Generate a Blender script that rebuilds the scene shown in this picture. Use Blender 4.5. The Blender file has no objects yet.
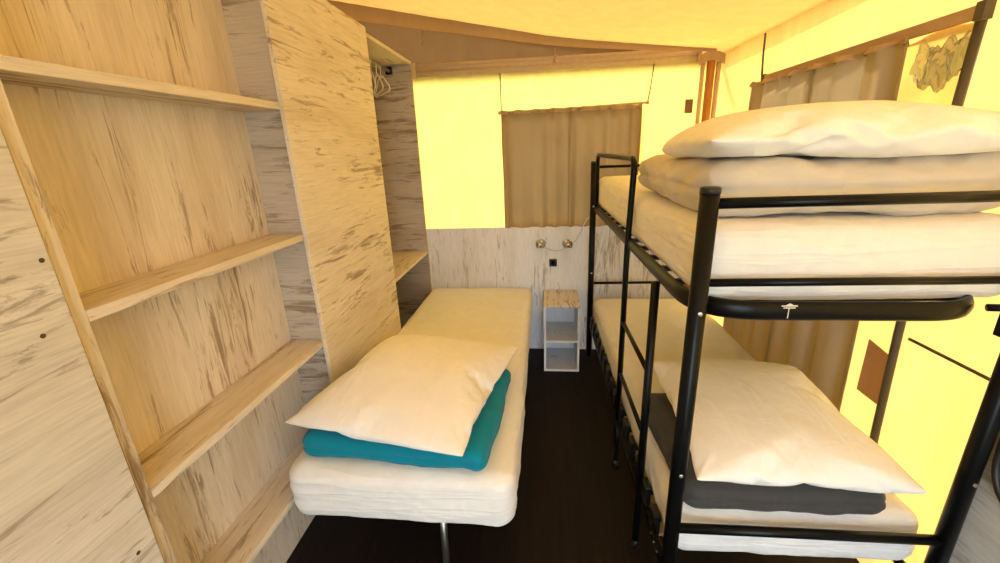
import bpy, math, random
from mathutils import Vector, Matrix, noise
random.seed(7)
SC = bpy.context.scene
COL = SC.collection
PI = math.pi

# ------------------------------------------------------------------ materials
def new_mat(name):
    m = bpy.data.materials.new(name); m.use_nodes = True
    nt = m.node_tree; nt.nodes.clear()
    out = nt.nodes.new('ShaderNodeOutputMaterial')
    return m, nt, nt.nodes.new, nt.links.new, out

def ramp(nt, stops):
    r = nt.nodes.new('ShaderNodeValToRGB'); e = r.color_ramp.elements
    while len(e) > 1: e.remove(e[-1])
    e[0].position = stops[0][0]; e[0].color = stops[0][1]
    for p, c in stops[1:]:
        k = e.new(p); k.color = c
    return r

def g(v): return (v, v, v, 1)

def wood(name, axis, pale=(.71, .62, .50), mid=(.54, .43, .30), dark=(.25, .165, .09), off=(0, 0, 0), rough=.55, amount=0.0):
    m, nt, N, L, out = new_mat(name)
    tc = N('ShaderNodeTexCoord')
    def nz(along, across, detail, rg, dist=0.0, o=0.0):
        mp = N('ShaderNodeMapping')
        s = [across] * 3; s['xyz'.index(axis)] = along
        mp.inputs['Scale'].default_value = s
        mp.inputs['Location'].default_value = (off[0] + o, off[1] + o * .7, off[2] - o)
        L(tc.outputs['Object'], mp.inputs['Vector'])
        n = N('ShaderNodeTexNoise'); n.inputs['Scale'].default_value = 1
        n.inputs['Detail'].default_value = detail; n.inputs['Roughness'].default_value = rg
        n.inputs['Distortion'].default_value = dist
        L(mp.outputs[0], n.inputs['Vector']); return n.outputs['Fac']
    streak = nz(3.4, 34, 8, .72, 1.1)
    patch = nz(1.6, 4.5, 4, .6, .5, 5.3)
    fine = nz(9, 150, 3, .6, .2, 9.1)
    soft = nz(1.0, 7, 3, .5, .3, 2.2)
    # streaks appear inside patches
    s1 = N('ShaderNodeMath'); s1.operation = 'MULTIPLY_ADD'; s1.inputs[1].default_value = .62
    L(patch, s1.inputs[0]); L(streak, s1.inputs[2])
    rs = ramp(nt, [(.0, g(0)), (.865 - amount, g(0)), (.925 - amount, g(.55)), (1.06 - amount if amount > .06 else 1.0, g(.85))])
    L(s1.outputs[0], rs.inputs[0])
    rm = ramp(nt, [(.46, g(0)), (.70, g(.62))]); L(soft, rm.inputs[0])
    c1 = N('ShaderNodeMix'); c1.data_type = 'RGBA'
    c1.inputs[6].default_value = (*pale, 1); c1.inputs[7].default_value = (*mid, 1)
    L(rm.outputs[0], c1.inputs[0])
    c2 = N('ShaderNodeMix'); c2.data_type = 'RGBA'; c2.inputs[7].default_value = (*dark, 1)
    L(c1.outputs[2], c2.inputs[6]); L(rs.outputs[0], c2.inputs[0])
    rf = ramp(nt, [(.3, g(.84)), (.62, g(1.0))]); L(fine, rf.inputs[0])
    c3 = N('ShaderNodeMix'); c3.data_type = 'RGBA'; c3.blend_type = 'MULTIPLY'; c3.inputs[0].default_value = 1
    L(c2.outputs[2], c3.inputs[6]); L(rf.outputs[0], c3.inputs[7])
    b = N('ShaderNodeBsdfPrincipled'); L(c3.outputs[2], b.inputs['Base Color'])
    b.inputs['Roughness'].default_value = rough; b.inputs['Specular IOR Level'].default_value = .3
    bp = N('ShaderNodeBump'); bp.inputs['Strength'].default_value = .12; bp.inputs['Distance'].default_value = .004
    L(fine, bp.inputs['Height']); L(bp.outputs[0], b.inputs['Normal'])
    L(b.outputs[0], out.inputs[0]); return m

def plain(name, col, rough=.5, metal=0.0, spec=.5, vary=.06, scale=30, bump=0.0, coat=0.0, sheen=0.0):
    m, nt, N, L, out = new_mat(name)
    tc = N('ShaderNodeTexCoord'); n = N('ShaderNodeTexNoise'); n.inputs['Scale'].default_value = scale
    n.inputs['Detail'].default_value = 4; L(tc.outputs['Object'], n.inputs['Vector'])
    r = ramp(nt, [(.3, (*[c * (1 - vary) for c in col], 1)), (.7, (*[min(1, c * (1 + vary)) for c in col], 1))])
    L(n.outputs['Fac'], r.inputs[0])
    b = N('ShaderNodeBsdfPrincipled'); L(r.outputs[0], b.inputs['Base Color'])
    b.inputs['Roughness'].default_value = rough; b.inputs['Metallic'].default_value = metal
    b.inputs['Specular IOR Level'].default_value = spec; b.inputs['Coat Weight'].default_value = coat
    if sheen:
        b.inputs['Sheen Weight'].default_value = sheen
    if bump:
        bp = N('ShaderNodeBump'); bp.inputs['Strength'].default_value = bump; bp.inputs['Distance'].default_value = .003
        L(n.outputs['Fac'], bp.inputs['Height']); L(bp.outputs[0], b.inputs['Normal'])
    L(b.outputs[0], out.inputs[0]); return m

def canvas(name, col, trans, dcol=None, vary=.05, scale=(3, 3, 1.2)):
    """woven sheet: part of the daylight falling on its far side comes through"""
    m, nt, N, L, out = new_mat(name)
    tc = N('ShaderNodeTexCoord'); mp = N('ShaderNodeMapping'); mp.inputs['Scale'].default_value = scale
    L(tc.outputs['Object'], mp.inputs['Vector'])
    n = N('ShaderNodeTexNoise'); n.inputs['Scale'].default_value = 4; n.inputs['Detail'].default_value = 5
    L(mp.outputs[0], n.inputs['Vector'])
    def rr(c):
        r = ramp(nt, [(.3, (*[x * (1 - vary) for x in c], 1)), (.7, (*[min(1, x * (1 + vary)) for x in c], 1))])
        L(n.outputs['Fac'], r.inputs[0]); return r
    d = N('ShaderNodeBsdfDiffuse'); L(rr(dcol or col).outputs[0], d.inputs['Color'])
    t = N('ShaderNodeBsdfTranslucent'); L(rr(col).outputs[0], t.inputs['Color'])
    mx = N('ShaderNodeMixShader'); mx.inputs[0].default_value = trans
    L(d.outputs[0], mx.inputs[1]); L(t.outputs[0], mx.inputs[2]); L(mx.outputs[0], out.inputs[0]); return m

def fabric(name, col, bump=.25, scale=14, vary=.03, rough=.85, crease=.16, stretch=(7, 1.6, 4), turn=.6):
    m, nt, N, L, out = new_mat(name)
    tc = N('ShaderNodeTexCoord')
    n = N('ShaderNodeTexNoise'); n.inputs['Scale'].default_value = scale; n.inputs['Detail'].default_value = 5
    n.inputs['Distortion'].default_value = 1.0
    L(tc.outputs['Object'], n.inputs['Vector'])
    w = N('ShaderNodeTexNoise'); w.inputs['Scale'].default_value = 420; L(tc.outputs['Object'], w.inputs['Vector'])
    r = ramp(nt, [(.3, (*[c * (1 - vary) for c in col], 1)), (.7, (*[min(1, c * (1 + vary)) for c in col], 1))])
    L(n.outputs['Fac'], r.inputs[0])
    b = N('ShaderNodeBsdfPrincipled'); L(r.outputs[0], b.inputs['Base Color'])
    b.inputs['Roughness'].default_value = rough; b.inputs['Specular IOR Level'].default_value = .15
    b.inputs['Sheen Weight'].default_value = .1
    bp0 = N('ShaderNodeBump'); bp0.inputs['Strength'].default_value = bump; bp0.inputs['Distance'].default_value = .012
    L(n.outputs['Fac'], bp0.inputs['Height'])
    # sharp little creases: the ridges of a stretched noise
    mpc = N('ShaderNodeMapping'); mpc.inputs['Scale'].default_value = stretch; mpc.inputs['Rotation'].default_value = (0, 0, turn)
    L(tc.outputs['Object'], mpc.inputs['Vector'])
    cr = N('ShaderNodeTexNoise'); cr.inputs['Scale'].default_value = 1.6; cr.inputs['Detail'].default_value = 1.0; cr.inputs['Distortion'].default_value = .5
    L(mpc.outputs[0], cr.inputs['Vector'])
    ab = N('ShaderNodeMath'); ab.operation = 'SUBTRACT'; ab.inputs[1].default_value = .5; L(cr.outputs['Fac'], ab.inputs[0])
    a2 = N('ShaderNodeMath'); a2.operation = 'ABSOLUTE'; L(ab.outputs[0], a2.inputs[0])
    rc = ramp(nt, [(0, g(1)), (.05, g(.45)), (.16, g(0))]); L(a2.outputs[0], rc.inputs[0])
    bp = N('ShaderNodeBump'); bp.inputs['Strength'].default_value = crease; bp.inputs['Distance'].default_value = .010
    L(rc.outputs[0], bp.inputs['Height']); L(bp0.outputs[0], bp.inputs['Normal'])
    b2 = N('ShaderNodeBump'); b2.inputs['Strength'].default_value = .15; b2.inputs['Distance'].default_value = .001
    L(w.outputs['Fac'], b2.inputs['Height']); L(bp.outputs[0], b2.inputs['Normal']); L(b2.outputs[0], b.inputs['Normal'])
    L(b.outputs[0], out.inputs[0]); return m

def floor_mat():
    m, nt, N, L, out = new_mat('dark laminate floor')
    tc = N('ShaderNodeTexCoord'); mp = N('ShaderNodeMapping'); mp.inputs['Rotation'].default_value = (0, 0, PI / 2)
    L(tc.outputs['Object'], mp.inputs['Vector'])
    br = N('ShaderNodeTexBrick'); br.inputs['Scale'].default_value = 1; br.inputs['Brick Width'].default_value = 1.2
    br.inputs['Row Height'].default_value = .16; br.inputs['Mortar Size'].default_value = .002
    br.inputs['Color1'].default_value = (.012, .0066, .0052, 1); br.inputs['Color2'].default_value = (.0085, .0048, .004, 1)
    br.inputs['Mortar'].default_value = (.004, .003, .003, 1); L(mp.outputs[0], br.inputs['Vector'])
    mp2 = N('ShaderNodeMapping'); mp2.inputs['Scale'].default_value = (40, 2.5, 1); L(tc.outputs['Object'], mp2.inputs['Vector'])
    n = N('ShaderNodeTexNoise'); n.inputs['Scale'].default_value = 1; n.inputs['Detail'].default_value = 6; L(mp2.outputs[0], n.inputs['Vector'])
    r = ramp(nt, [(.3, g(.55)), (.7, g(1.35))]); L(n.outputs['Fac'], r.inputs[0])
    mx = N('ShaderNodeMix'); mx.data_type = 'RGBA'; mx.blend_type = 'MULTIPLY'; mx.inputs[0].default_value = 1
    L(br.outputs['Color'], mx.inputs[6]); L(r.outputs[0], mx.inputs[7])
    b = N('ShaderNodeBsdfPrincipled'); L(mx.outputs[2], b.inputs['Base Color']); b.inputs['Roughness'].default_value = .6
    b.inputs['Specular IOR Level'].default_value = .22
    L(b.outputs[0], out.inputs[0]); return m

def clear_vinyl():
    m, nt, N, L, out = new_mat('clear vinyl sheet')
    tc = N('ShaderNodeTexCoord'); n = N('ShaderNodeTexNoise'); n.inputs['Scale'].default_value = 9
    L(tc.outputs['Object'], n.inputs['Vector'])
    t = N('ShaderNodeBsdfTransparent'); t.inputs[0].default_value = (.62, .60, .58, 1)
    gl = N('ShaderNodeBsdfGlossy'); gl.inputs['Roughness'].default_value = .12
    r = ramp(nt, [(.35, g(.15)), (.65, g(.40))]); L(n.outputs['Fac'], r.inputs[0])
    mx = N('ShaderNodeMixShader'); L(r.outputs[0], mx.inputs[0]); L(t.outputs[0], mx.inputs[1]); L(gl.outputs[0], mx.inputs[2])
    L(mx.outputs[0], out.inputs[0]); return m

M = {}
M['wood_z'] = wood('whitewashed wood upright grain', 'z')
M['wood_zb'] = wood('whitewashed wood wainscot', 'z', pale=(.82, .84, .87), mid=(.70, .69, .69), dark=(.36, .31, .27), off=(3.1, 1.7, .4))
M['wood_ns'] = wood('pale nightstand panel', 'z', pale=(.74, .76, .79), mid=(.62, .62, .63), dark=(.42, .38, .34), off=(5.1, 2.7, 1.4), amount=-.05)
M['wood_y'] = wood('whitewashed wood grain along room', 'y', off=(1.3, .4, 2.2))
M['wood_yp'] = wood('whitewashed wood door grain', 'y', pale=(.76, .67, .53), mid=(.59, .47, .32), off=(4.3, 2.4, 1.2), amount=-.005)
M['wood_x'] = wood('whitewashed wood grain across room', 'x', pale=(.52, .45, .37), mid=(.38, .31, .24), dark=(.20, .14, .09), off=(.3, 2.4, 6.2), amount=.02)  # darker streaky finish on end panels, partly shade put into the colour
M['wood_edge'] = wood('whitewashed wood edge band', 'y', off=(7, 7, 7), amount=-.05)
M['floor'] = floor_mat()
CAN = (.95, .66, .135)
M['canvas'] = canvas('yellow tent canvas', CAN, .265, (.74, .60, .32), vary=.07)
M['canvas_side'] = canvas('yellow tent canvas side', (.95, .57, .15), .20, (.74, .58, .30), vary=.08)
M['canvas_roof'] = canvas('lined roof canvas', (.92, .52, .12), .082, (.76, .56, .32))
M['canvas_gable'] = canvas('shaded tan gable canvas', (.55, .30, .11), .04, (.20, .115, .05))  # tan cloth with the shade under the roof put into its dark, opaque tone
M['canvas_tan'] = canvas('tan canvas band', (.58, .38, .18), .06, (.44, .31, .18))
M['curtain'] = canvas('taupe curtain cloth', (.44, .29, .12), .13, (.27, .195, .11), vary=.04)
M['curtain_side'] = canvas('grey taupe curtain cloth', (.50, .38, .20), .16, (.33, .275, .19), vary=.04)
M['seam'] = plain('dark seam piping', (.10, .075, .045), .7)
M['zip'] = plain('dark taupe zip tape', (.075, .055, .032), .6)
M['patch'] = canvas('brown reinforcement patch', (.45, .26, .14), .25, (.30, .19, .12))
M['vinyl'] = clear_vinyl()
M['black'] = plain('glossy black paint', (.0035, .0035, .004), .33, 0, .18, .2, 60)
M['black_plastic'] = plain('black plastic', (.01, .01, .011), .4)
M['sheet'] = fabric('white cotton sheet', (.82, .80, .77), crease=.28, stretch=(1.3, 1.3, 17), turn=.2)
M['pillow'] = fabric('white pillow cotton', (.86, .84, .81), bump=.35, scale=9)
M['duvet'] = fabric('beige quilt cotton', (.62, .56, .47), bump=.3, scale=12)
M['teal'] = fabric('teal fleece', (.003, .215, .30), bump=.2, scale=16)
M['charcoal'] = fabric('charcoal fleece', (.06, .057, .055), bump=.25, scale=16)
M['chrome'] = plain('chrome', (.50, .50, .51), .16, 1.0, .5, .03)
M['steel'] = plain('galvanised steel', (.55, .55, .53), .35, 1.0)
M['white_paint'] = plain('white lacquer edge', (.80, .80, .79), .45)
M['white_plastic'] = plain('white plastic', (.86, .83, .76), .4)
M['birch'] = wood('bent birch slat', 'x', pale=(.78, .60, .40), mid=(.70, .52, .33), dark=(.55, .38, .22), amount=-.05)
M['orange_wood'] = wood('varnished orange pole', 'z', pale=(.55, .25, .06), mid=(.42, .17, .04), dark=(.25, .10, .03))
M['beige_metal'] = plain('beige painted profile', (.55, .43, .28), .8, 0, .08)
M['screw'] = plain('rusty screw head', (.10, .07, .05), .5, .6)
M['sticker'] = plain('pale sticker', (.70, .68, .62), .6)
M['grass'] = plain('grass ground', (.16, .20, .07), .9, vary=.3, scale=8)

# ------------------------------------------------------------------ geometry
class MB:
    def __init__(s): s.v = []; s.f = []
    def add(s, vs, fs):
        o = len(s.v); s.v += [tuple(v) for v in vs]; s.f += [tuple(i + o for i in f) for f in fs]; return s
    def box(s, a, b):
        (x0, y0, z0), (x1, y1, z1) = a, b
        vs = [(x0, y0, z0), (x1, y0, z0), (x1, y1, z0), (x0, y1, z0), (x0, y0, z1), (x1, y0, z1), (x1, y1, z1), (x0, y1, z1)]
        return s.add(vs, [(0, 3, 2, 1), (4, 5, 6, 7), (0, 1, 5, 4), (1, 2, 6, 5), (2, 3, 7, 6), (3, 0, 4, 7)])
    def tube(s, pts, r, n=10, closed=False, r2=None, up=None, cap=True):
        """sweep an (elliptical) section along pts; r = half width, r2 = half height along 'up'"""
        P = [Vector(p) for p in pts]; k = len(P); rings = []
        prev = None
        for i in range(k):
            if closed: t = (P[(i + 1) % k] - P[i - 1]).normalized()
            else: t = (P[min(i + 1, k - 1)] - P[max(i - 1, 0)]).normalized()
            if up is not None:
                u = Vector(up); u = (u - t * u.dot(t)).normalized()
            else:
                if prev is None:
                    u = Vector((0, 0, 1)) if abs(t.z) < .9 else Vector((1, 0, 0))
                else: u = prev
                u = (u - t * u.dot(t)).normalized(); prev = u
            w = t.cross(u)
            rings.append([P[i] + w * (math.cos(2 * PI * j / n) * r) + u * (math.sin(2 * PI * j / n) * (r2 or r)) for j in range(n)])
        vs = [v for ring in rings for v in ring]; fs = []
        m = k if closed else k - 1
        for i in range(m):
            a, b = i * n, ((i + 1) % k) * n
            for j in range(n):
                fs.append((a + j, a + (j + 1) % n, b + (j + 1) % n, b + j))
        if not closed and cap:
            fs.append(tuple(range(n))[::-1]); fs.append(tuple((k - 1) * n + j for j in range(n)))
        return s.add(vs, fs)
    def lathe(s, prof, n=24, mat=None):
        """prof: (radius, height) along +z, then transformed by mat"""
        mat = mat or Matrix(); vs = []; fs = []
        for r, z in prof:
            for j in range(n):
                a = 2 * PI * j / n; vs.append(mat @ Vector((r * math.cos(a), r * math.sin(a), z)))
        for i in range(len(prof) - 1):
            for j in range(n):
                fs.append((i * n + j, i * n + (j + 1) % n, (i + 1) * n + (j + 1) % n, (i + 1) * n + j))
        fs.append(tuple(range(n))[::-1]); fs.append(tuple((len(prof) - 1) * n + j for j in range(n)))
        return s.add(vs, fs)
    def grid(s, fn, nu, nv):
        vs = [fn(i / nu, j / nv) for j in range(nv + 1) for i in range(nu + 1)]
        fs = [(j * (nu + 1) + i, j * (nu + 1) + i + 1, (j + 1) * (nu + 1) + i + 1, (j + 1) * (nu + 1) + i) for j in range(nv) for i in range(nu)]
        return s.add(vs, fs)

def obj(name, mb, mat, parent=None, smooth=False, bevel=0, tag=None):
    me = bpy.data.meshes.new(name); me.from_pydata(mb.v, [], mb.f); me.update()
    me.materials.append(M[mat] if isinstance(mat, str) else mat)
    if smooth: me.shade_smooth()
    o = bpy.data.objects.new(name, me); COL.objects.link(o)
    if parent is not None: o.parent = parent
    if bevel:
        b = o.modifiers.new('soft edges', 'BEVEL'); b.width = bevel; b.segments = 2; b.limit_method = 'ANGLE'
    if tag: put(o, *tag)
    return o

def put(o, label, cat, group=None):
    o['label'] = label; o['category'] = cat
    if group: o['group'] = group
    return o

def thing(name, loc, label, cat, group=None, rz=0.0):
    o = bpy.data.objects.new(name, None); COL.objects.link(o); o.location = loc; o.rotation_euler = (0, 0, rz)
    o.empty_display_size = .05
    return put(o, label, cat, group)

def struct(name, mb, mat, parent=None, smooth=False, bevel=0, label=None):
    o = obj(name, mb, mat, parent, smooth, bevel); o['kind'] = 'structure'
    if label: o['label'] = label; 
    return o

def B(*ab):
    m = MB()
    for i in range(0, len(ab), 2): m.box(ab[i], ab[i + 1])
    return m

def arc_pts(pts, rad, seg=6, closed=False):
    """round the corners of a polyline"""
    P = [Vector(p) for p in pts]; k = len(P); out = []
    for i in range(k):
        if not closed and i in (0, k - 1): out.append(P[i]); continue
        a, b, c = P[i - 1], P[i], P[(i + 1) % k]
        d1 = (a - b); d2 = (c - b); r = min(rad, d1.length * .49, d2.length * .49)
        p, q = b + d1.normalized() * r, b + d2.normalized() * r
        for j in range(seg + 1):
            t = j / seg; out.append(p * (1 - t) ** 2 + b * 2 * t * (1 - t) + q * t * t)
    return out

def fbm(p, o=4, h=.6):
    s = 0; a = 1; f = 1
    for _ in range(o):
        s += a * noise.noise(Vector(p) * f); a *= h; f *= 2.1
    return s

# ------------------------------------------------------------------ the setting
# floor and outside ground
struct('ground', B((-9, -9, -.36), (9, 12, -.30)), 'grass')
struct('floor', B((-1.52, -1.3, -.06), (1.32, 3.30, 0)), 'floor')

def wx(y): return 1.185 + (3.25 - y) * .029          # right canvas wall leans out a little towards the entrance
RX = [(-1.6, 2.665), (-1.43, 2.62), (-.62, 2.453), (.10, 2.304), (.68, 2.229), (1.06, 2.189), (1.32, 2.165)]
def roof(x):
    for (a, za), (b, zb) in zip(RX, RX[1:]):
        if x <= b:
            t = (x - a) / (b - a); return za + (zb - za) * t
    return RX[-1][1]
def roof_s(x): return sum(roof(x + d) for d in (-.2, -.1, 0, .1, .2)) / 5

def ceil_fn(u, v):
    x = -1.52 + u * 2.82; y = -1.25 + v * 4.56
    z = roof_s(x) + .006 * fbm((x * 1.2, y * 1.2, 0)) 
    return (x, y, z)
struct('ceiling', MB().grid(ceil_fn, 60, 60), 'canvas_roof', smooth=True, label='sloping yellow tent roof lining')

# canvas walls (with window openings), each one sheet
def sheet_with_hole(P, u0, u1, v0, v1, hu0, hu1, hv0, hv1, step=.06):
    def ticks(a, b, cuts):
        t = [a]
        for c in sorted(cuts) + [b]:
            n = max(1, round((c - t[-1]) / step)); s = t[-1]
            t += [s + (c - s) * (i + 1) / n for i in range(n)]
        return t
    U = ticks(u0, u1, [hu0, hu1]); V = ticks(v0, v1, [hv0, hv1]); m = MB()
    vs = [P(u, v) for v in V for u in U]; fs = []; n = len(U)
    for j in range(len(V) - 1):
        for i in range(n - 1):
            uc, vc = (U[i] + U[i + 1]) / 2, (V[j] + V[j + 1]) / 2
            if hu0 < uc < hu1 and hv0 < vc < hv1: continue
            fs.append((j * n + i, j * n + i + 1, (j + 1) * n + i + 1, (j + 1) * n + i))
    m.add(vs, fs); return m

YB = 3.25
wb = struct('wall_back', sheet_with_hole(lambda x, z: (x, YB + .004 * fbm((x * 2, 0, z * 2)), z), -1.52, wx(YB), 0, 2.16, -.27, .65, 1.10, 1.86),
            'canvas', smooth=True, label='bright yellow canvas end wall')
for xs in (((-.305, 1.04), (-.312, 1.5), (-.315, 2.145)), ((.745, 2.145), (.732, 2.0), (.715, 1.89))):
    o = obj('seam', MB().tube([(x, YB - .008, z) for x, z in xs], .004, 6), 'seam', wb, True)
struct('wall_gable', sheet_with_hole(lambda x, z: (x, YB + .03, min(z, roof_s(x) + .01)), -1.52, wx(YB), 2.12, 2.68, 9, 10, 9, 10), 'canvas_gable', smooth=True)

wr = struct('wall_right', sheet_with_hole(lambda y, z: (wx(y) + .005 * fbm((3, y * 2, z * 2)), y, z), -1.25, 3.31, 0, 2.20, 1.49, 2.56, 1.08, 1.90),
            'canvas_side', smooth=True, label='yellow canvas side wall beside bunk bed')
for pts in (((.60, .955), (1.0, .955), (1.42, .955)), ((2.66, 1.93), (2.68, 2.05), (2.69, 2.17))):
    obj('seam', MB().tube([(wx(y) - .008, y, z) for y, z in pts], .005, 6), 'seam', wr, True)
# dark zip strip running down beside the side window
obj('zip', MB().tube([(wx(1.47) - .012, 1.47, 1.93), (wx(1.47) - .012, 1.475, 1.5), (wx(1.46) - .012, 1.46, .95), (wx(1.44) - .012, 1.44, .5)], .013, 8), 'zip', wr, True)
obj('reinforcement_patch', MB().grid(lambda u, v: (wx(1.5) - .006, 1.46 + .12 * u, .66 + (.20 + .02 * u) * v), 4, 4), 'patch', wr)

# window panes (clear vinyl) behind the curtains
struct('window_1', MB().grid(lambda u, v: (-.28 + .98 * u, YB + .006, 1.09 + .78 * v), 6, 6), 'vinyl', label='clear window in the end wall behind curtains')
struct('window_2', MB().grid(lambda u, v: (wx(2) + .012, 1.48 + 1.09 * u, 1.07 + .84 * v), 6, 6), 'vinyl', label='clear window in the side wall')

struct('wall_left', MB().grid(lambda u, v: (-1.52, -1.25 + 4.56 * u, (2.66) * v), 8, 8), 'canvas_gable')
# doorway behind the camera in the front canvas wall
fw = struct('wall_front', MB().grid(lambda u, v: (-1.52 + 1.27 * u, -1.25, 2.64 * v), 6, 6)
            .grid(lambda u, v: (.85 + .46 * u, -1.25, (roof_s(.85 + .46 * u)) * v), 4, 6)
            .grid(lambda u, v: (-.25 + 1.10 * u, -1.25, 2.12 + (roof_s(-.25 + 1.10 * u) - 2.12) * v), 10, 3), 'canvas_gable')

# wooden wainscot under the end canvas and its skirting
struct('trim_1', B((-.945, 3.206, 0), (1.17, 3.232, 1.04)), 'wood_zb', bevel=.002, label='low whitewashed wooden panel under end window')
struct('baseboard_back', B((-.94, 3.198, 0), (1.17, 3.206, .022)), 'white_paint')
# low wooden panel on the right wall near the entrance
struct('trim_2', B((1.195, -.9, 0), (1.215, 1.083, .95)), wood('whitewashed wood side panel', 'y', pale=(.68, .68, .66), mid=(.58, .57, .55), dark=(.36, .35, .33), off=(9, 2, 5)), bevel=.002,
       label='grey whitewashed wooden panel right of bunk bed')

# hem band along the roof edge, the horizontal rail and the little ties
def hem(u, v):
    x = -1.45 + u * 2.55; h = .085 * (1 - u) + .022
    return (x, 3.10 + .012 * math.sin(v * 3) + .006 * fbm((x * 3, v, 1)), roof_s(x) + .004 - h * v)
o = obj('roof_valance', MB().grid(hem, 60, 6), 'canvas_tan', None, True)
put(o, 'tan canvas valance hanging along the sloping roof edge', 'valance')
rail = thing('canvas_rail', (0, 3.235, 2.17), 'long beige ribbed rail above the yellow end wall', 'rail')
m = MB()
for k, (dz, r) in enumerate(((.036, .017), (.012, .020), (-.016, .018))):
    m.tube([(-.94, -.012, dz + .004), (0, -.012, dz), (.6, -.012, dz), (1.04, -.012, dz + .006)], r, 10)
obj('profile', m, 'beige_metal', rail, True)
for x in (-.93, 1.03): obj('end_bracket', B((x - .012, -.035, -.04), (x + .012, .012, .06)), 'beige_metal', rail, bevel=.003)
for k, (x, z, w) in enumerate(((-.845, 2.435, 'left tan cord tie hanging from roof valance above the hangers'), (.07, 2.265, 'right tan cord tie hanging from roof valance above taupe curtains'))):
    o = obj('cord_tie', MB().tube([(x, 3.19, z), (x + .002, 3.19, z - .05), (x - .004, 3.19, z - .09)], .007, 8), 'canvas_tan', None, True)
    put(o, w, 'tie', 'cord ties under the roof')

# corner post between the two canvas walls
cp = thing('corner_post', (1.10, 3.19, 0), 'orange wooden tent post in the corner between yellow canvas walls', 'post')
obj('pole', MB().tube([(0, 0, 0), (0, 0, 1.1), (0, 0, 2.13)], .026, 12), 'orange_wood', cp, True)
for x, w in ((-.055, .014), (.045, .016)):
    obj('edging', MB().tube([(x, -.005, 0), (x, -.005, 1.2), (x + .002, -.005, 2.12)], w, 8), 'beige_metal', cp, True)
obj('gusset', MB().grid(lambda u, v: (-.085 + .16 * u, -.03, 2.10 + .03 * math.sin(u * PI) + .06 * v), 8, 3), 'canvas_tan', cp, True)
o = obj('canvas_tag', B((.972, 3.236, 1.815), (1.022, 3.244, 1.905)), 'patch'); put(o, 'small brown tag sewn on the yellow end wall near corner post', 'tag')

# ------------------------------------------------------------------ left: shelf unit
XF = -.94
su = thing('shelf_unit', (-1.02, 1.11, 0), 'tall open whitewashed wooden shelf unit with four bare shelves', 'shelf unit')
def loc(mb, c):
    mb.v = [(x - c[0], y - c[1], z - c[2]) for x, y, z in mb.v]; return mb
def part(name, a, b, mat, root, bevel=.0015, parent=None):
    c = root.location; return obj(name, loc(B(a, b), c), mat, parent or root, bevel=bevel)
part('back_board', (-1.104, .675, 0), (-1.090, 1.545, 2.42), 'wood_z', su)
part('divider', (-1.090, .676, 0), (XF, .702, 2.42), 'wood_z', su)
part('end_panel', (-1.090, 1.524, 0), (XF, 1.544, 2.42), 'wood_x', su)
for z in (1.786, 1.311, .851, .388):
    part('shelf', (-1.090, .702, z), (XF, 1.524, z + .025), 'wood_y', su)

# near panel on the left (side of the next cabinet) with screws
lp = thing('cabinet_panel', (-.93, .03, 0), 'wide whitewashed wooden panel with screw heads, nearest left of shelf unit', 'panel')
part('board', (-.939, -.60, 0), (-.921, .662, 2.42), wood('whitewashed near panel', 'y', pale=(.68, .63, .56), mid=(.52, .46, .39), dark=(.24, .18, .13), off=(2.3, 5.4, .9)), lp)
for y, z in ((.648, 1.458), (.607, 1.325), (.645, .70), (.62, .78)):
    obj('screw', MB().lathe([(.0046, 0), (.0046, .001), (.0018, .0018)], 12, Matrix.Translation((-.921 + .93, y - .03, z)) @ Matrix.Rotation(PI / 2, 4, 'Y')), 'screw', lp)

# ------------------------------------------------------------------ wardrobe
wd = thing('wardrobe', (-1.2, 2.36, 0), 'whitewashed wooden wardrobe with tall plain front, open beside the end wall', 'wardrobe')
part('front_panel', (-.938, 1.504, 0), (-.920, 2.362, 2.252), 'wood_yp', wd, .002)
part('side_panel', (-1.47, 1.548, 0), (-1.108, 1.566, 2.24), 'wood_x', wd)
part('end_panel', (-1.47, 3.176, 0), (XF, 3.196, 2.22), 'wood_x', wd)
part('back_board', (-1.484, 1.548, 0), (-1.471, 3.196, 2.24), 'wood_z', wd)
part('top_board', (-1.47, 1.566, 2.22), (XF, 3.196, 2.24), 'wood_y', wd)
part('shelf', (-1.47, 1.566, .845), (XF, 3.176, .867), 'wood_y', wd)
hr = obj('hanging_rail', loc(MB().tube([(-1.10, 1.57, 2.185), (-1.10, 2.4, 2.185), (-1.10, 3.174, 2.185)], .011, 10), wd.location), 'steel', wd, True)
obj('rail_socket', loc(B((-1.125, 3.160, 2.160), (-1.075, 3.176, 2.210)), wd.location), 'black_plastic', hr, bevel=.003)

# coat hangers on the rail
def hanger():
    root = thing('coat_hanger', (0, 0, 0), '', 'hanger', 'hangers in the wardrobe')
    m = MB()
    hook = [(0.020 * math.cos(a), 0, .0 + .020 * math.sin(a)) for a in [PI * (1.12 - i * 1.25 / 10) for i in range(11)]]
    hook = hook + [(.017, 0, -.018), (.004, 0, -.034), (0, 0, -.05)]
    obj('hook', m.tube(hook, .0035, 8), 'white_plastic', root, True)
    b = MB().tube(arc_pts([(0, 0, -.05), (.05, 0, -.062), (.175, 0, -.135), (.19, 0, -.155), (.165, 0, -.168), (-.165, 0, -.168), (-.19, 0, -.155), (-.175, 0, -.135), (-.05, 0, -.062)], .02, 5, True), .005, 8, closed=True)
    obj('shoulders', b, 'white_plastic', root, True)
    obj('neck', MB().lathe([(.007, -.066), (.009, -.058), (.005, -.046)], 10), 'white_plastic', root, True)
    return root
def copy_tree(o, parent=None):
    c = o.copy(); COL.objects.link(c)
    if parent is not None: c.parent = parent
    for ch in list(o.children): copy_tree(ch, c)
    return c
h0 = hanger(); hs = [h0, copy_tree(h0), copy_tree(h0)]
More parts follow.
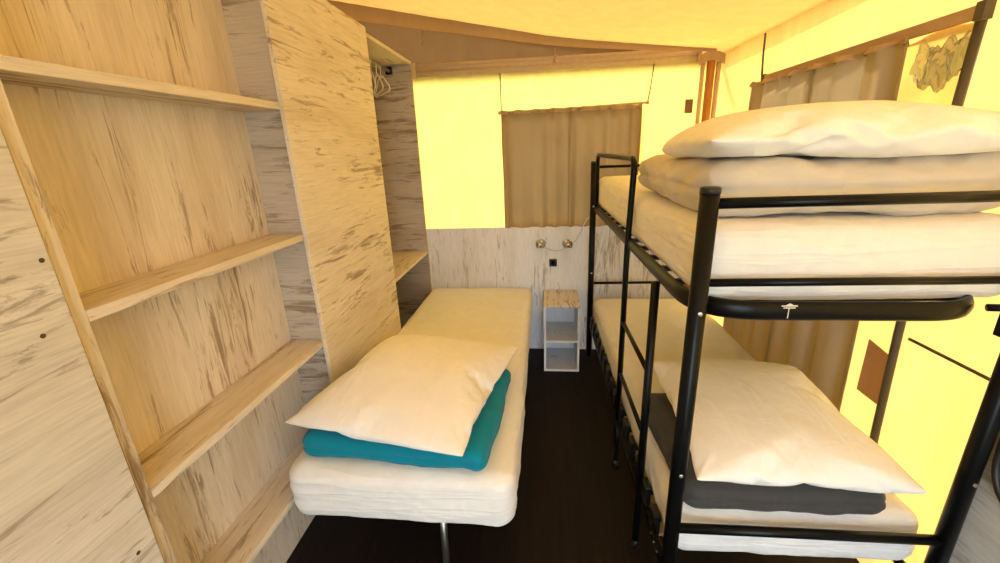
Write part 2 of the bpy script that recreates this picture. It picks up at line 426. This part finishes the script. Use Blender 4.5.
for h, y, rz, lb in zip(hs, (2.99, 2.92, 2.83), (-.95, -1.05, -1.12), ('white plastic hanger farthest back in the wardrobe, beside rail end', 'white plastic hanger in the middle of three on wardrobe rail', 'white plastic hanger closest to the wardrobe front panel, partly hidden')):
    h.location = (-1.10, y, 2.178); h.rotation_euler = (0, 0, rz); h['label'] = lb

# ------------------------------------------------------------------ end wall: curtains, lamps, socket, nightstand
def curtain_sheet(P, width, z0, z1, folds, amp, seed, nu=120, nv=40, flare=0.0):
    """P(u along rod, d out from the wall, z)"""
    def fn(a, b):
        pk = 1.0 + .7 * max(0, min(1, ((z1 + (z0 - z1) * b) - 1.5) / .2)) if z1 > 1.91 else 1.0
        ph = a * folds * 2 * PI + 1.2 * noise.noise(Vector((a * 3, seed, 0))) * 2
        dpt = amp * (math.sin(ph) * (.55 + .45 * b) + .5 * noise.noise(Vector((a * 7, b * .8, seed))) )
        hemz = z1 - .010 * abs(math.sin(a * folds * PI)) 
        z = hemz + (z0 - hemz) * b
        uu = a * width * (1 + flare * b) + .006 * noise.noise(Vector((a * 5, b * 2, seed + 9)))
        return P(uu, .012 + (amp * 1.35 + dpt) * pk, z)
    return MB().grid(fn, nu, nv)
rod = thing('curtain_rod', (.2, 3.222, 1.885), 'thin tan curtain rod over the end wall curtains', 'rod')
obj('tube', MB().tube([(-.52, 0, -.01), (.05, 0, 0), (.51, 0, .012)], .008, 10), 'beige_metal', rod, True)
for x, z in ((-.525, -.01), (.515, .012)):
    obj('finial', MB().lathe([(.004, -.012), (.012, -.006), (.012, .006), (.004, .012)], 12, Matrix.Translation((x, 0, z)) @ Matrix.Rotation(PI / 2, 4, 'Y')), 'beige_metal', rod, True)
for x0, w, f, sd, lb in ((-.312, .495, 3.0, 1.0, 'left taupe curtain on end wall, beside the wardrobe'), (.176, .50, 4.0, 5.0, 'right taupe curtain on end wall, above the two chrome lamps and bunk')):
    o = obj('curtain', curtain_sheet(lambda u, d, z: (x0 + u, 3.237 - d, z), w, 1.037, 1.892, f + 1, .013, sd), 'curtain', None, True)
    put(o, lb, 'curtain', 'taupe curtains on the end wall')
    obj('hem_tape', curtain_sheet(lambda u, d, z: (x0 + u, 3.2345 - d, z), w, 1.862, 1.893, f + 1, .013, sd, 80, 3), 'canvas_tan', o, True)
    obj('edge_hem', curtain_sheet(lambda u, d, z: (x0 + (u if sd < 2 else u), 3.2345 - d, z),   .016, 1.037, 1.89, .1, .004, sd, 3, 20), 'canvas_tan', o, True)

def wall_lamp(x, z, side, label):
    r = thing('wall_lamp', (x, 3.206, z), label, 'lamp', 'chrome lamps on the end wall')
    toY = Matrix.Rotation(PI / 2, 4, 'X')
    obj('base', MB().lathe([(.036, 0), (.036, .008), (.030, .014), (.012, .017)], 24, toY), 'chrome', r, True)
    obj('arm', MB().tube([(0, -.012, 0), (0, -.05, .004), (side * .006, -.062, .004)], .006, 10), 'chrome', r, True)
    hd = obj('head', MB().lathe([(.012, -.03), (.020, -.022), (.024, 0), (.027, .036), (.024, .036), (.020, .010)], 20,
             Matrix.Translation((0, -.066, .004)) @ Matrix.Rotation(side * PI / 2 * .92, 4, 'Y') @ Matrix.Rotation(.35, 4, 'X')), 'chrome', r, True)
    obj('reflector', MB().lathe([(.0195, .012), (.021, .030), (.010, .031)], 20,
        Matrix.Translation((0, -.066, .004)) @ Matrix.Rotation(side * PI / 2 * .92, 4, 'Y') @ Matrix.Rotation(.35, 4, 'X')), 'black_plastic', hd, True)
    return r
la = wall_lamp(-.030, .908, -1, 'chrome wall lamp on left above the black socket, head turned left')
lb_ = wall_lamp(.165, .906, 1, 'chrome wall lamp nearer the bunk bed, with a cable curling upward')
obj('cable', MB().tube(arc_pts([(.02, -.012, -.02), (.06, -.012, -.05), (.12, -.010, -.056), (.165, -.012, -.05), (.18, -.012, -.03)], .03), .0045, 8), 'steel', la, True)
obj('cable', MB().tube(arc_pts([(.03, -.03, 0), (.07, -.02, .025), (.105, -.014, .08), (.125, -.012, .14), (.15, -.012, .19), (.165, -.012, .20)], .03), .0045, 8), 'steel', lb_, True)
sk = thing('wall_socket', (.061, 3.206, .752), 'small square black wall socket below two chrome lamps', 'socket')
obj('plate', B((-.030, -.010, -.030), (.030, 0, .030)), 'black_plastic', sk, bevel=.003)
obj('inset', MB().lathe([(.020, 0), (.020, .003), (.017, .003), (.016, .001)], 20, Matrix.Translation((0, -.009, 0)) @ Matrix.Rotation(PI / 2, 4, 'X')), 'black', sk, True)

ns = thing('nightstand', (.118, 3.01, 0), 'small whitewashed open cube nightstand with two compartments below the socket', 'nightstand')
x0, x1, y0, y1, t = -.131, .131, -.185, .185, .016
obj('side_panel', B((x0, y0 + .004, .0), (x0 + t, y1, .527 - t)), 'wood_ns', ns, bevel=.001)
obj('side_panel', B((x1 - t, y0 + .004, .0), (x1, y1, .527 - t)), 'wood_ns', ns, bevel=.001)
obj('top', B((x0, y0, .527 - t), (x1, y1, .527)), wood('nightstand top', 'y', pale=(.74, .69, .62), mid=(.64, .58, .50), off=(2, 8, 1), amount=-.02), ns, bevel=.001)
obj('shelf', B((x0 + t, y0 + .006, .238), (x1 - t, y1 - .01, .254)), 'wood_ns', ns, bevel=.001)
obj('bottom', B((x0 + t, y0 + .006, .0), (x1 - t, y1 - .01, .016)), 'wood_ns', ns, bevel=.001)
obj('back_panel', B((x0 + t, y1 - .01, .0), (x1 - t, y1 - .002, .511)), 'wood_ns', ns)
for nm, a, b in (('edge_band', (x0, y0, 0), (x0 + t, y0 + .004, .511)), ('edge_band', (x1 - t, y0, 0), (x1, y0 + .004, .511)), ('edge_band', (x0 + t, y0, .238), (x1 - t, y0 + .006, .254)), ('edge_band', (x0 + t, y0, 0), (x1 - t, y0 + .006, .016))):
    obj(nm, B(a, b), 'white_paint', ns)

# ------------------------------------------------------------------ right wall window: rail, curtains, flap
rr = thing('curtain_rail', (wx(2) - .02, 2.05, 1.935), 'long flat taupe rail above the side window curtains', 'rail')
obj('profile', B((-.012, -.61, -.018), (.004, .60, .018)), 'canvas_tan', rr, bevel=.003)
for y in (-.61, .59): obj('end_bracket', B((-.016, y - .016, -.024), (.012, y + .012, .024)), 'zip', rr, bevel=.002)
def scurtain(y1, w, z0, z1, folds, amp, sd, label, flare=0.0):
    o = obj('curtain', curtain_sheet(lambda u, d, z: (wx(y1 - u) - .008 - d - .0 * z, y1 - u, z), w, z0, z1, folds, amp, sd, flare=flare), 'curtain_side', None, True)
    put(o, label, 'curtain', 'grey taupe curtains on the side wall')
    obj('hem_tape', curtain_sheet(lambda u, d, z: (wx(y1 - u) - .0095 - d, y1 - u, z), w, z1 - .03, z1 + .001, folds, amp, sd, 80, 3), 'canvas_tan', o, True)
    return o
scurtain(2.625, .54, .42, 1.925, 4.6, .018, 3.0, 'far grey taupe curtain on side wall, nearer the corner post')
scurtain(2.115, .50, .42, 1.925, 3.3, .019, 11.0, 'near grey taupe curtain on side wall, beside the canvas flap', flare=.12)
# canvas flap inside the uncovered piece of window and the bunched clear sheet above it
o = obj('window_flap', MB().grid(lambda u, v: (wx(1.55) - .004 + .006 * fbm((u * 2, v * 2, 4)), 1.485 + .29 * u, 1.06 + (.855 + .01 * math.sin(u * 5)) * v), 12, 20), 'canvas', None, True)
put(o, 'pale yellow canvas flap in the uncovered corner of side window', 'flap')
def roll(u, v):
    a = v * 2 * PI; y = 1.475 + .15 * u
    r = .026 + .016 * fbm((u * 4.5, math.cos(a) * .9, math.sin(a) * .9 + 3), 2)
    return (wx(1.55) - .032 + r * math.cos(a) * .8, y, 1.835 - .02 * math.sin(u * PI) + r * 2.1 * math.sin(a))
o = obj('vinyl_roll', MB().grid(roll, 40, 22), 'vinyl', None, True)
put(o, 'crumpled clear vinyl sheet bunched above the pale canvas flap', 'vinyl sheet')

cb = obj('power_cable', MB().tube(arc_pts([(1.185, 1.00, 1.05), (1.186, 1.035, .88), (1.188, 1.03, .76), (1.187, 1.00, .70), (1.186, .90, .66)], .05), .008, 8), 'black_plastic', None, True)
put(cb, 'dark cable running down the grey wooden panel right of bunk', 'cable')

# ------------------------------------------------------------------ soft things
def rounded_slab(lx, ly, lz, r, step=.02, rz_=None):
    """box surface with round edges, base centre at the origin"""
    nx, ny, nz = max(2, round(lx / step)), max(2, round(ly / step)), max(4, round(lz / step * 1.3))
    m = MB(); hx, hy, hz = lx / 2, ly / 2, lz / 2; key = {}; vs = []; fs = []
    def vid(p):
        k = tuple(round(c, 5) for c in p)
        if k not in key: key[k] = len(vs); vs.append(Vector(p))
        return key[k]
    def face(n1, n2, fn):
        for i in range(n1):
            for j in range(n2):
                fs.append(tuple(vid(fn(a / n1 * 2 - 1, b / n2 * 2 - 1)) for a, b in ((i, j), (i + 1, j), (i + 1, j + 1), (i, j + 1))))
    face(nx, ny, lambda a, b: (a * hx, b * hy, hz)); face(ny, nx, lambda a, b: (b * hx, a * hy, -hz))
    face(nx, nz, lambda a, b: (a * hx, -hy, b * hz)); face(nz, nx, lambda a, b: (b * hx, hy, a * hz))
    face(ny, nz, lambda a, b: (hx, a * hy, b * hz)); face(nz, ny, lambda a, b: (-hx, b * hy, a * hz))
    rzz = rz_ or min(r, hz * .98)
    out = []; nor = []
    for p in vs:
        q = Vector((max(-hx + r, min(hx - r, p.x)), max(-hy + r, min(hy - r, p.y)), max(-hz + rzz, min(hz - rzz, p.z))))
        d = p - q; d2 = Vector((d.x / r, d.y / r, d.z / rzz))
        if d2.length > 1e-6: d2.normalize()
        out.append(q + Vector((d2.x * r, d2.y * r, d2.z * rzz))); nor.append(Vector((d2.x / r, d2.y / r, d2.z / rzz)).normalized())
    return out, nor, fs, hz

def soft(name, lx, ly, lz, r, mat, place, disp, rz=0.0, step=.02, parent=None, rz_=None):
    vs, ns_, fs, hz = rounded_slab(lx, ly, lz, r, step, rz_)
    m = MB(); m.add([p + n * disp(p, n) + Vector((0, 0, hz)) for p, n in zip(vs, ns_)], fs)
    o = obj(name, m, mat, parent, True); o.location = place; o.rotation_euler = (0, 0, rz); return o

def ridge(p, f, ang, seed, w=1.0):
    """thin pulled wrinkles running along the direction 'ang'"""
    c, s = math.cos(ang), math.sin(ang)
    a = p.x * c + p.y * s; b = -p.x * s + p.y * c
    n = noise.noise(Vector((a * f * .22, b * f + 1.5 * noise.noise(Vector((a * 2, b * 2, seed + 3))), seed)))
    return max(0, 1 - abs(n) * 4 * w)

def mattress_disp(seed, hz, hx, hy):
    def d(p, n):
        top = max(0, n.z)
        side = 1 - abs(n.z)
        v = .004 * fbm((p.x * 3 + seed, p.y * 3, p.z * 3))
        v += top * (.0035 * ridge(p, 6, 1.2, seed) * max(0, noise.noise(Vector((p.x * 2, p.y * 1.5, seed + 7))) + .2))
        # pulled folds round the sides
        u = p.x if abs(n.y) > abs(n.x) else p.y
        k = noise.noise(Vector((u * 1.6, p.z * 22 + 5 * noise.noise(Vector((u * 2.4, 0, seed))), seed + 2)))
        v += side * .011 * max(0, 1 - abs(k) * 3.5) * (.4 + .6 * noise.noise(Vector((u * 3, seed, 1))) ** 2 * 3)
        v -= side * .010 * max(0, -p.z / hz) ** 3
        return v
    return d

# single bed
sb = thing('bed_frame', (-.525, 2.16, 0), 'black metal frame under the low single bed', 'bed frame')
m = MB().tube(arc_pts([(-.37, -.98, .322), (.37, -.98, .322), (.37, .98, .322), (-.37, .98, .322)], .06, 6, True), .016, 10, closed=True)
obj('rail', m, 'black', sb, True)
for y in (-.8, -.53, -.26, 0, .26, .53, .8):
    obj('slat', B((-.36, y - .03, .331), (.36, y + .03, .343)), 'birch', sb, bevel=.003)
for x, y in ((-.32, -.60), (.27, -.60), (-.32, .84), (.27, .84), (.125, -.93)):
    if True:
        l = obj('leg', MB().tube([(x, y, .325), (x, y - .01, .16), (x, y - .02, .008)], .013, 10), 'steel' if y == -.93 else 'black', sb, True)
        obj('foot_cap', MB().lathe([(.016, 0), (.017, .02), (.014, .03)], 12, Matrix.Translation((x, y - .02, 0))), 'black_plastic', l, True)
mat1 = soft('mattress', .835, 2.085, .225, .07, 'sheet', (-.525, 2.150, .337), mattress_disp(3.0, .095, .40, 1.0), 0, .014, rz_=.045)
for v in mat1.data.vertices:                          # pressed against the wardrobe front
    if v.co.y + 2.15 > 1.47: v.co.x = max(v.co.x, -.914 + .525)
    v.co.x = max(v.co.x, -.938 + .525)
put(mat1, 'single mattress in a white fitted sheet, holding teal blanket', 'mattress')

# ---------------- bunk bed
BX, BY, BR = .388, 1.043, math.radians(1.1)
bk = thing('bunk_bed', (BX, BY, 0), 'black metal bunk bed with ladder and guard rail', 'bunk bed', None, BR)
W_, LN = .775, 2.06
def post(x, y, h):
    p = obj('post', MB().tube([(x, y, 0), (x, y, h / 2), (x, y, h)], .0225, 18), 'black', bk, True)
    obj('post_cap', MB().lathe([(.0235, h - .012), (.0235, h + .002), (.019, h + .004)], 16, Matrix.Translation((x, y, 0))), 'black_plastic', p, True)
    for z in (.70, 1.205):
        obj('bolt', MB().lathe([(.006, 0), (.006, .003), (.003, .004)], 8, Matrix.Translation((x, y - .0225, z)) @ Matrix.Rotation(PI / 2, 4, 'X')), 'steel', p)
for x in (0, W_):
    for y in (0, LN): post(x, y, 1.515)
for z, r_ in ((1.479, .0132), (1.281, .0105)): obj('end_rail', MB().tube([(.01, 0, z), (W_ / 2, 0, z), (W_ - .01, 0, z)], r_, 12), 'black', bk, True)
obj('end_rail', MB().tube([(.01, 0, .482), (W_ / 2, 0, .480), (W_ - .01, 0, .476)], .015, 10), 'black', bk, True)
for z in (1.479, .614): obj('end_rail', MB().tube([(.01, LN, z), (W_ / 2, LN, z), (W_ - .01, LN, z)], .010, 10), 'black', bk, True)
# upper frame: one bent flat tube with round corners
lo = arc_pts([(.0, .0, 1.206), (.715, .0, 1.200), (.715, LN - .02, 1.206), (.0, LN - .02, 1.206)], .17, 10, True)
uf = obj('upper_frame', MB().tube(lo, .014, 14, closed=True, r2=.026, up=(0, 0, 1)), 'black', bk, True)
obj('frame_joint', MB().tube([(.70, .02, 1.203), (.74, .008, 1.206), (W_, 0, 1.207)], .010, 8), 'black', uf, True)
obj('corner_bracket', B((W_ - .045, -.022, 1.13), (W_ - .012, .02, 1.19)), 'black', uf, bevel=.003)
mk = MB().box((.197, -.0150, 1.2215), (.235, -.0140, 1.2245)).box((.202, -.0150, 1.2165), (.230, -.0140, 1.219)).box((.2145, -.0150, 1.190), (.2165, -.0140, 1.2165))
mk.add([(.206, -.0145, 1.2245), (.226, -.0145, 1.2245), (.216, -.0145, 1.2305)], [(0, 1, 2)])
obj('printed_mark', mk, 'sticker', uf)
for i in range(12):
    y = .14 + i * (LN - .30) / 11
    obj('upper_slat', B((.012, y - .015, 1.180), (.703, y + .015, 1.196)), 'black', bk, bevel=.003)
# lower frame with sprung slats
lf = arc_pts([(.004, .03, .275), (W_ - .004, .03, .275), (W_ - .004, LN - .03, .275), (.004, LN - .03, .275)], .05, 6, True)
obj('lower_frame', MB().tube(lf, .013, 10, closed=True, r2=.017, up=(0, 0, 1)), 'black', bk, True)
for i in range(15):
    y = .16 + i * (LN - .30) / 14
    s_ = obj('lower_slat', MB().grid(lambda u, v: (.012 + .75 * u, y - .024 + .048 * v, .3045), 8, 1).box((.012, y - .024, .292), (.762, y + .024, .304)), 'birch', bk)
    for x in (-.012, W_ - .012):
        obj('slat_holder', B((x, y - .030, .300), (x + .024, y + .030, .385)), 'black_plastic', s_, bevel=.005)
# guard hoop that runs down as the far ladder leg
ld = obj('ladder', MB().tube(arc_pts([(-.004, 1.86, 1.20), (-.004, 1.86, 1.565), (-.004, .785, 1.565), (-.012, .80, 1.2), (-.012, .80, .045)], .06, 7), .0132, 12), 'black', bk, True)
obj('leg', MB().tube([(-.012, .335, 1.175), (-.012, .335, .6), (-.012, .335, .045)], .0150, 12), 'black', ld, True)
obj('leg', MB().tube([(-.012, .80, .3), (-.012, .80, .045)], .0134, 12), 'black', ld, True)
for z in (.83, .562, .285):
    obj('rung', MB().tube([(-.012, .335, z), (-.012, .57, z), (-.012, .80, z)], .0095, 10), 'black', ld, True)
for y in (.335, .80): obj('foot_cap', MB().lathe([(.015, 0), (.016, .03), (.013, .05)], 12, Matrix.Translation((-.012, y, 0))), 'black_plastic', ld, True)
obj('corner_plate', B((-.022, .0, .30), (-.010, .16, .345)), 'black', bk, bevel=.002)
for y in (.05, .085, .12): obj('bolt', MB().lathe([(.004, 0), (.004, .002), (.002, .003)], 8, Matrix.Translation((-.022, y, .322)) @ Matrix.Rotation(-PI / 2, 4, 'Y')), 'steel', bk)

def bl(x, y, z):   # point given in the bunk's own frame
    return (BX + x * math.cos(BR) - y * math.sin(BR), BY + x * math.sin(BR) + y * math.cos(BR), z)
mat2 = soft('mattress', .79, 2.00, .215, .06, 'sheet', bl(.409, 1.035, 1.203), mattress_disp(13.0, .10, .37, 1.0), BR, .016)
for v in mat2.data.vertices:                          # squeezed by the side curtains towards the far end
    if v.co.y > -.52: v.co.x = min(v.co.x, .345 + .042 * max(0, min(1, (-.42 - v.co.y) / .1)))
put(mat2, 'upper bunk mattress in a white sheet, holding beige quilt', 'mattress')
mat3 = soft('mattress', .75, 1.99, .20, .055, 'sheet', bl(.396, 1.035, .308), mattress_disp(23.0, .095, .37, 1.0), BR, .016)
put(mat3, 'lower bunk mattress in a white sheet, holding charcoal blanket', 'mattress')

# ---------------- folded blankets
def fold_disp(seed, amp, hz, layers=1):
    def d(p, n):
        v = amp * fbm((p.x * 4 + seed, p.y * 4, p.z * 5), 3)
        side = 1 - abs(n.z)
        v += .4 * amp * ridge(p, 9, .6, seed) * max(0, n.z)
        if layers > 1:
            v -= side * .010 * (.5 + .5 * math.cos((p.z / hz + .15 * noise.noise(Vector((p.x * 3, p.y * 3, seed)))) * PI * layers)) ** 6
        u = p.x if abs(n.y) > abs(n.x) else p.y
        v += side * amp * .9 * noise.noise(Vector((u * 9, p.z * 12, seed)))
        return v
    return d
teal = soft('blanket', .70, .62, .095, .047, 'teal', (-.528, 1.455, .563), fold_disp(2.0, .010, .047, 2), -.08, .012)
put(teal, 'folded teal blanket under the white pillow on single bed', 'blanket')
char = soft('blanket', .60, .56, .115, .055, 'charcoal', (.715, 1.345, .512), fold_disp(8.0, .012, .05, 2), .03, .012)
put(char, 'folded charcoal blanket under a pillow on lower bunk', 'blanket')
duv = soft('quilt', .80, .86, .145, .072, 'duvet', (.812, 1.57, 1.424), fold_disp(5.0, .016, .07, 2), .02, .012)
for v in duv.data.vertices:
    if v.co.y > -.04: v.co.x = min(v.co.x, .345 + .5 * max(0, min(1, (.06 - v.co.y) / .1)) * .12)
put(duv, 'thick folded beige quilt under the top pillow on upper bunk', 'quilt')

# ---------------- pillows: sewn from two flat squares, filled and dropped onto what carries them
def pillow_mesh(name, w, d, place, rot, label, n=58):
    m = MB(); vs = []; idx = {}; fs = []
    def P(i, j, s):
        a, b = i / n * 2 - 1, j / n * 2 - 1
        t = (max(1 - a * a, 0) * max(1 - b * b, 0)) ** .5
        return Vector((a * w / 2, b * d / 2, s * t * .035 + s * .004 * noise.noise(Vector((a * 4, b * 4, s + w * 9)))))
    for s in (1, -1):
        for j in range(n + 1):
            for i in range(n + 1):
                if s < 0 and (i in (0, n) or j in (0, n)): idx[(s, i, j)] = idx[(1, i, j)]; continue
                idx[(s, i, j)] = len(vs); vs.append(P(i, j, s))
        for j in range(n):
            for i in range(n):
                q = [idx[(s, i, j)], idx[(s, i + 1, j)], idx[(s, i + 1, j + 1)], idx[(s, i, j + 1)]]
                fs.append(tuple(q if s > 0 else q[::-1]))
    m.add(vs, fs); o = obj(name, m, 'pillow', None, True)
    o.location = place; o.rotation_euler = rot; put(o, label, 'pillow'); return o

def settle(pillows, carriers, frames, press):
    for c in carriers:
        c.modifiers.new('c', 'COLLISION'); c.collision.thickness_outer = .004; c.collision.cloth_friction = 20
    for p, pr in zip(pillows, press):
        md = p.modifiers.new('cloth', 'CLOTH'); k = md.settings
        k.quality = 6; k.mass = .006; k.tension_stiffness = 60; k.compression_stiffness = 60; k.shear_stiffness = 20; k.bending_stiffness = .004
        k.tension_damping = 8; k.compression_damping = 8; k.air_damping = 2
        k.use_pressure = True; k.uniform_pressure_force = 0; k.use_pressure_volume = True; k.target_volume = pr; k.pressure_factor = 3; k.shrink_min = .02
        md.collision_settings.distance_min = .004; md.collision_settings.collision_quality = 3; md.collision_settings.use_self_collision = False
        md.point_cache.frame_start = 1; md.point_cache.frame_end = frames
    SC.frame_start = 1; SC.frame_end = frames
    for fr in range(1, frames + 1): SC.frame_set(fr)
    dg = bpy.context.evaluated_depsgraph_get()
    done = [(p, bpy.data.meshes.new_from_object(p.evaluated_get(dg))) for p in pillows]
    for p, me in done:
        p.modifiers.clear(); p.data = me; me.shade_smooth()
        sd = p.modifiers.new('smooth', 'SUBSURF'); sd.levels = 1; sd.render_levels = 1
    for c in carriers: c.modifiers.clear()
    SC.frame_set(1)

p1 = pillow_mesh('pillow', .72, .84, (-.535, 1.508, .78), (.02, .02, -.17), 'white pillow lying on the teal blanket on single bed')
p2 = pillow_mesh('pillow', .63, .77, (.750, 1.385, .76), (.0, .0, -.04), 'white pillow lying on the charcoal blanket on lower bunk')
p3 = pillow_mesh('pillow', .86, .64, (.815, 1.40, 1.68), (.0, .0, -.04), 'white pillow on top of the beige quilt on upper bunk')
settle([p1, p2, p3], [mat1, mat3, teal, char, duv], 50, (.062, .054, .054))

# ------------------------------------------------------------------ light
w = bpy.data.worlds.new('sky'); SC.world = w; w.use_nodes = True
nt = w.node_tree; nt.nodes.clear()
out = nt.nodes.new('ShaderNodeOutputWorld'); bg = nt.nodes.new('ShaderNodeBackground')
bg.inputs['Color'].default_value = (.78, .89, 1.0, 1); bg.inputs['Strength'].default_value = 6.4
nt.links.new(bg.outputs[0], out.inputs[0])
sun = bpy.data.lights.new('sun', 'SUN'); sun.energy = 11.5; sun.angle = .02; sun.color = (1, .88, .70)
so = bpy.data.objects.new('sun', sun); COL.objects.link(so)
so.rotation_euler = Vector((-.70, -.55, -.60)).to_track_quat('-Z', 'Y').to_euler()

# ------------------------------------------------------------------ camera
cam = bpy.data.cameras.new('camera'); co = bpy.data.objects.new('camera', cam); COL.objects.link(co)
F, YAW, PITCH, ROLL = 414.79, .114445, .306994, .0392483
cam.sensor_fit = 'HORIZONTAL'; cam.sensor_width = 36; cam.lens = F / 1000 * 36; cam.clip_start = .02
f = Vector((-math.sin(YAW) * math.cos(PITCH), math.cos(YAW) * math.cos(PITCH), -math.sin(PITCH)))
r = Vector((math.cos(YAW), math.sin(YAW), 0)); u = r.cross(f)
r2 = r * math.cos(ROLL) - u * math.sin(ROLL); u2 = r * math.sin(ROLL) + u * math.cos(ROLL)
co.matrix_world = Matrix.Translation((0, 0, 1.62)) @ Matrix((r2, u2, -f)).transposed().to_4x4()
SC.camera = co
SC.view_settings.view_transform = 'Standard'; SC.view_settings.look = 'None'
SC.view_settings.exposure = 0.42; SC.view_settings.gamma = 1.0; SC.view_settings.use_curve_mapping = False
SC.cycles.max_bounces = 10; SC.cycles.diffuse_bounces = 6; SC.cycles.transparent_max_bounces = 12
SC.cycles.use_denoising = True
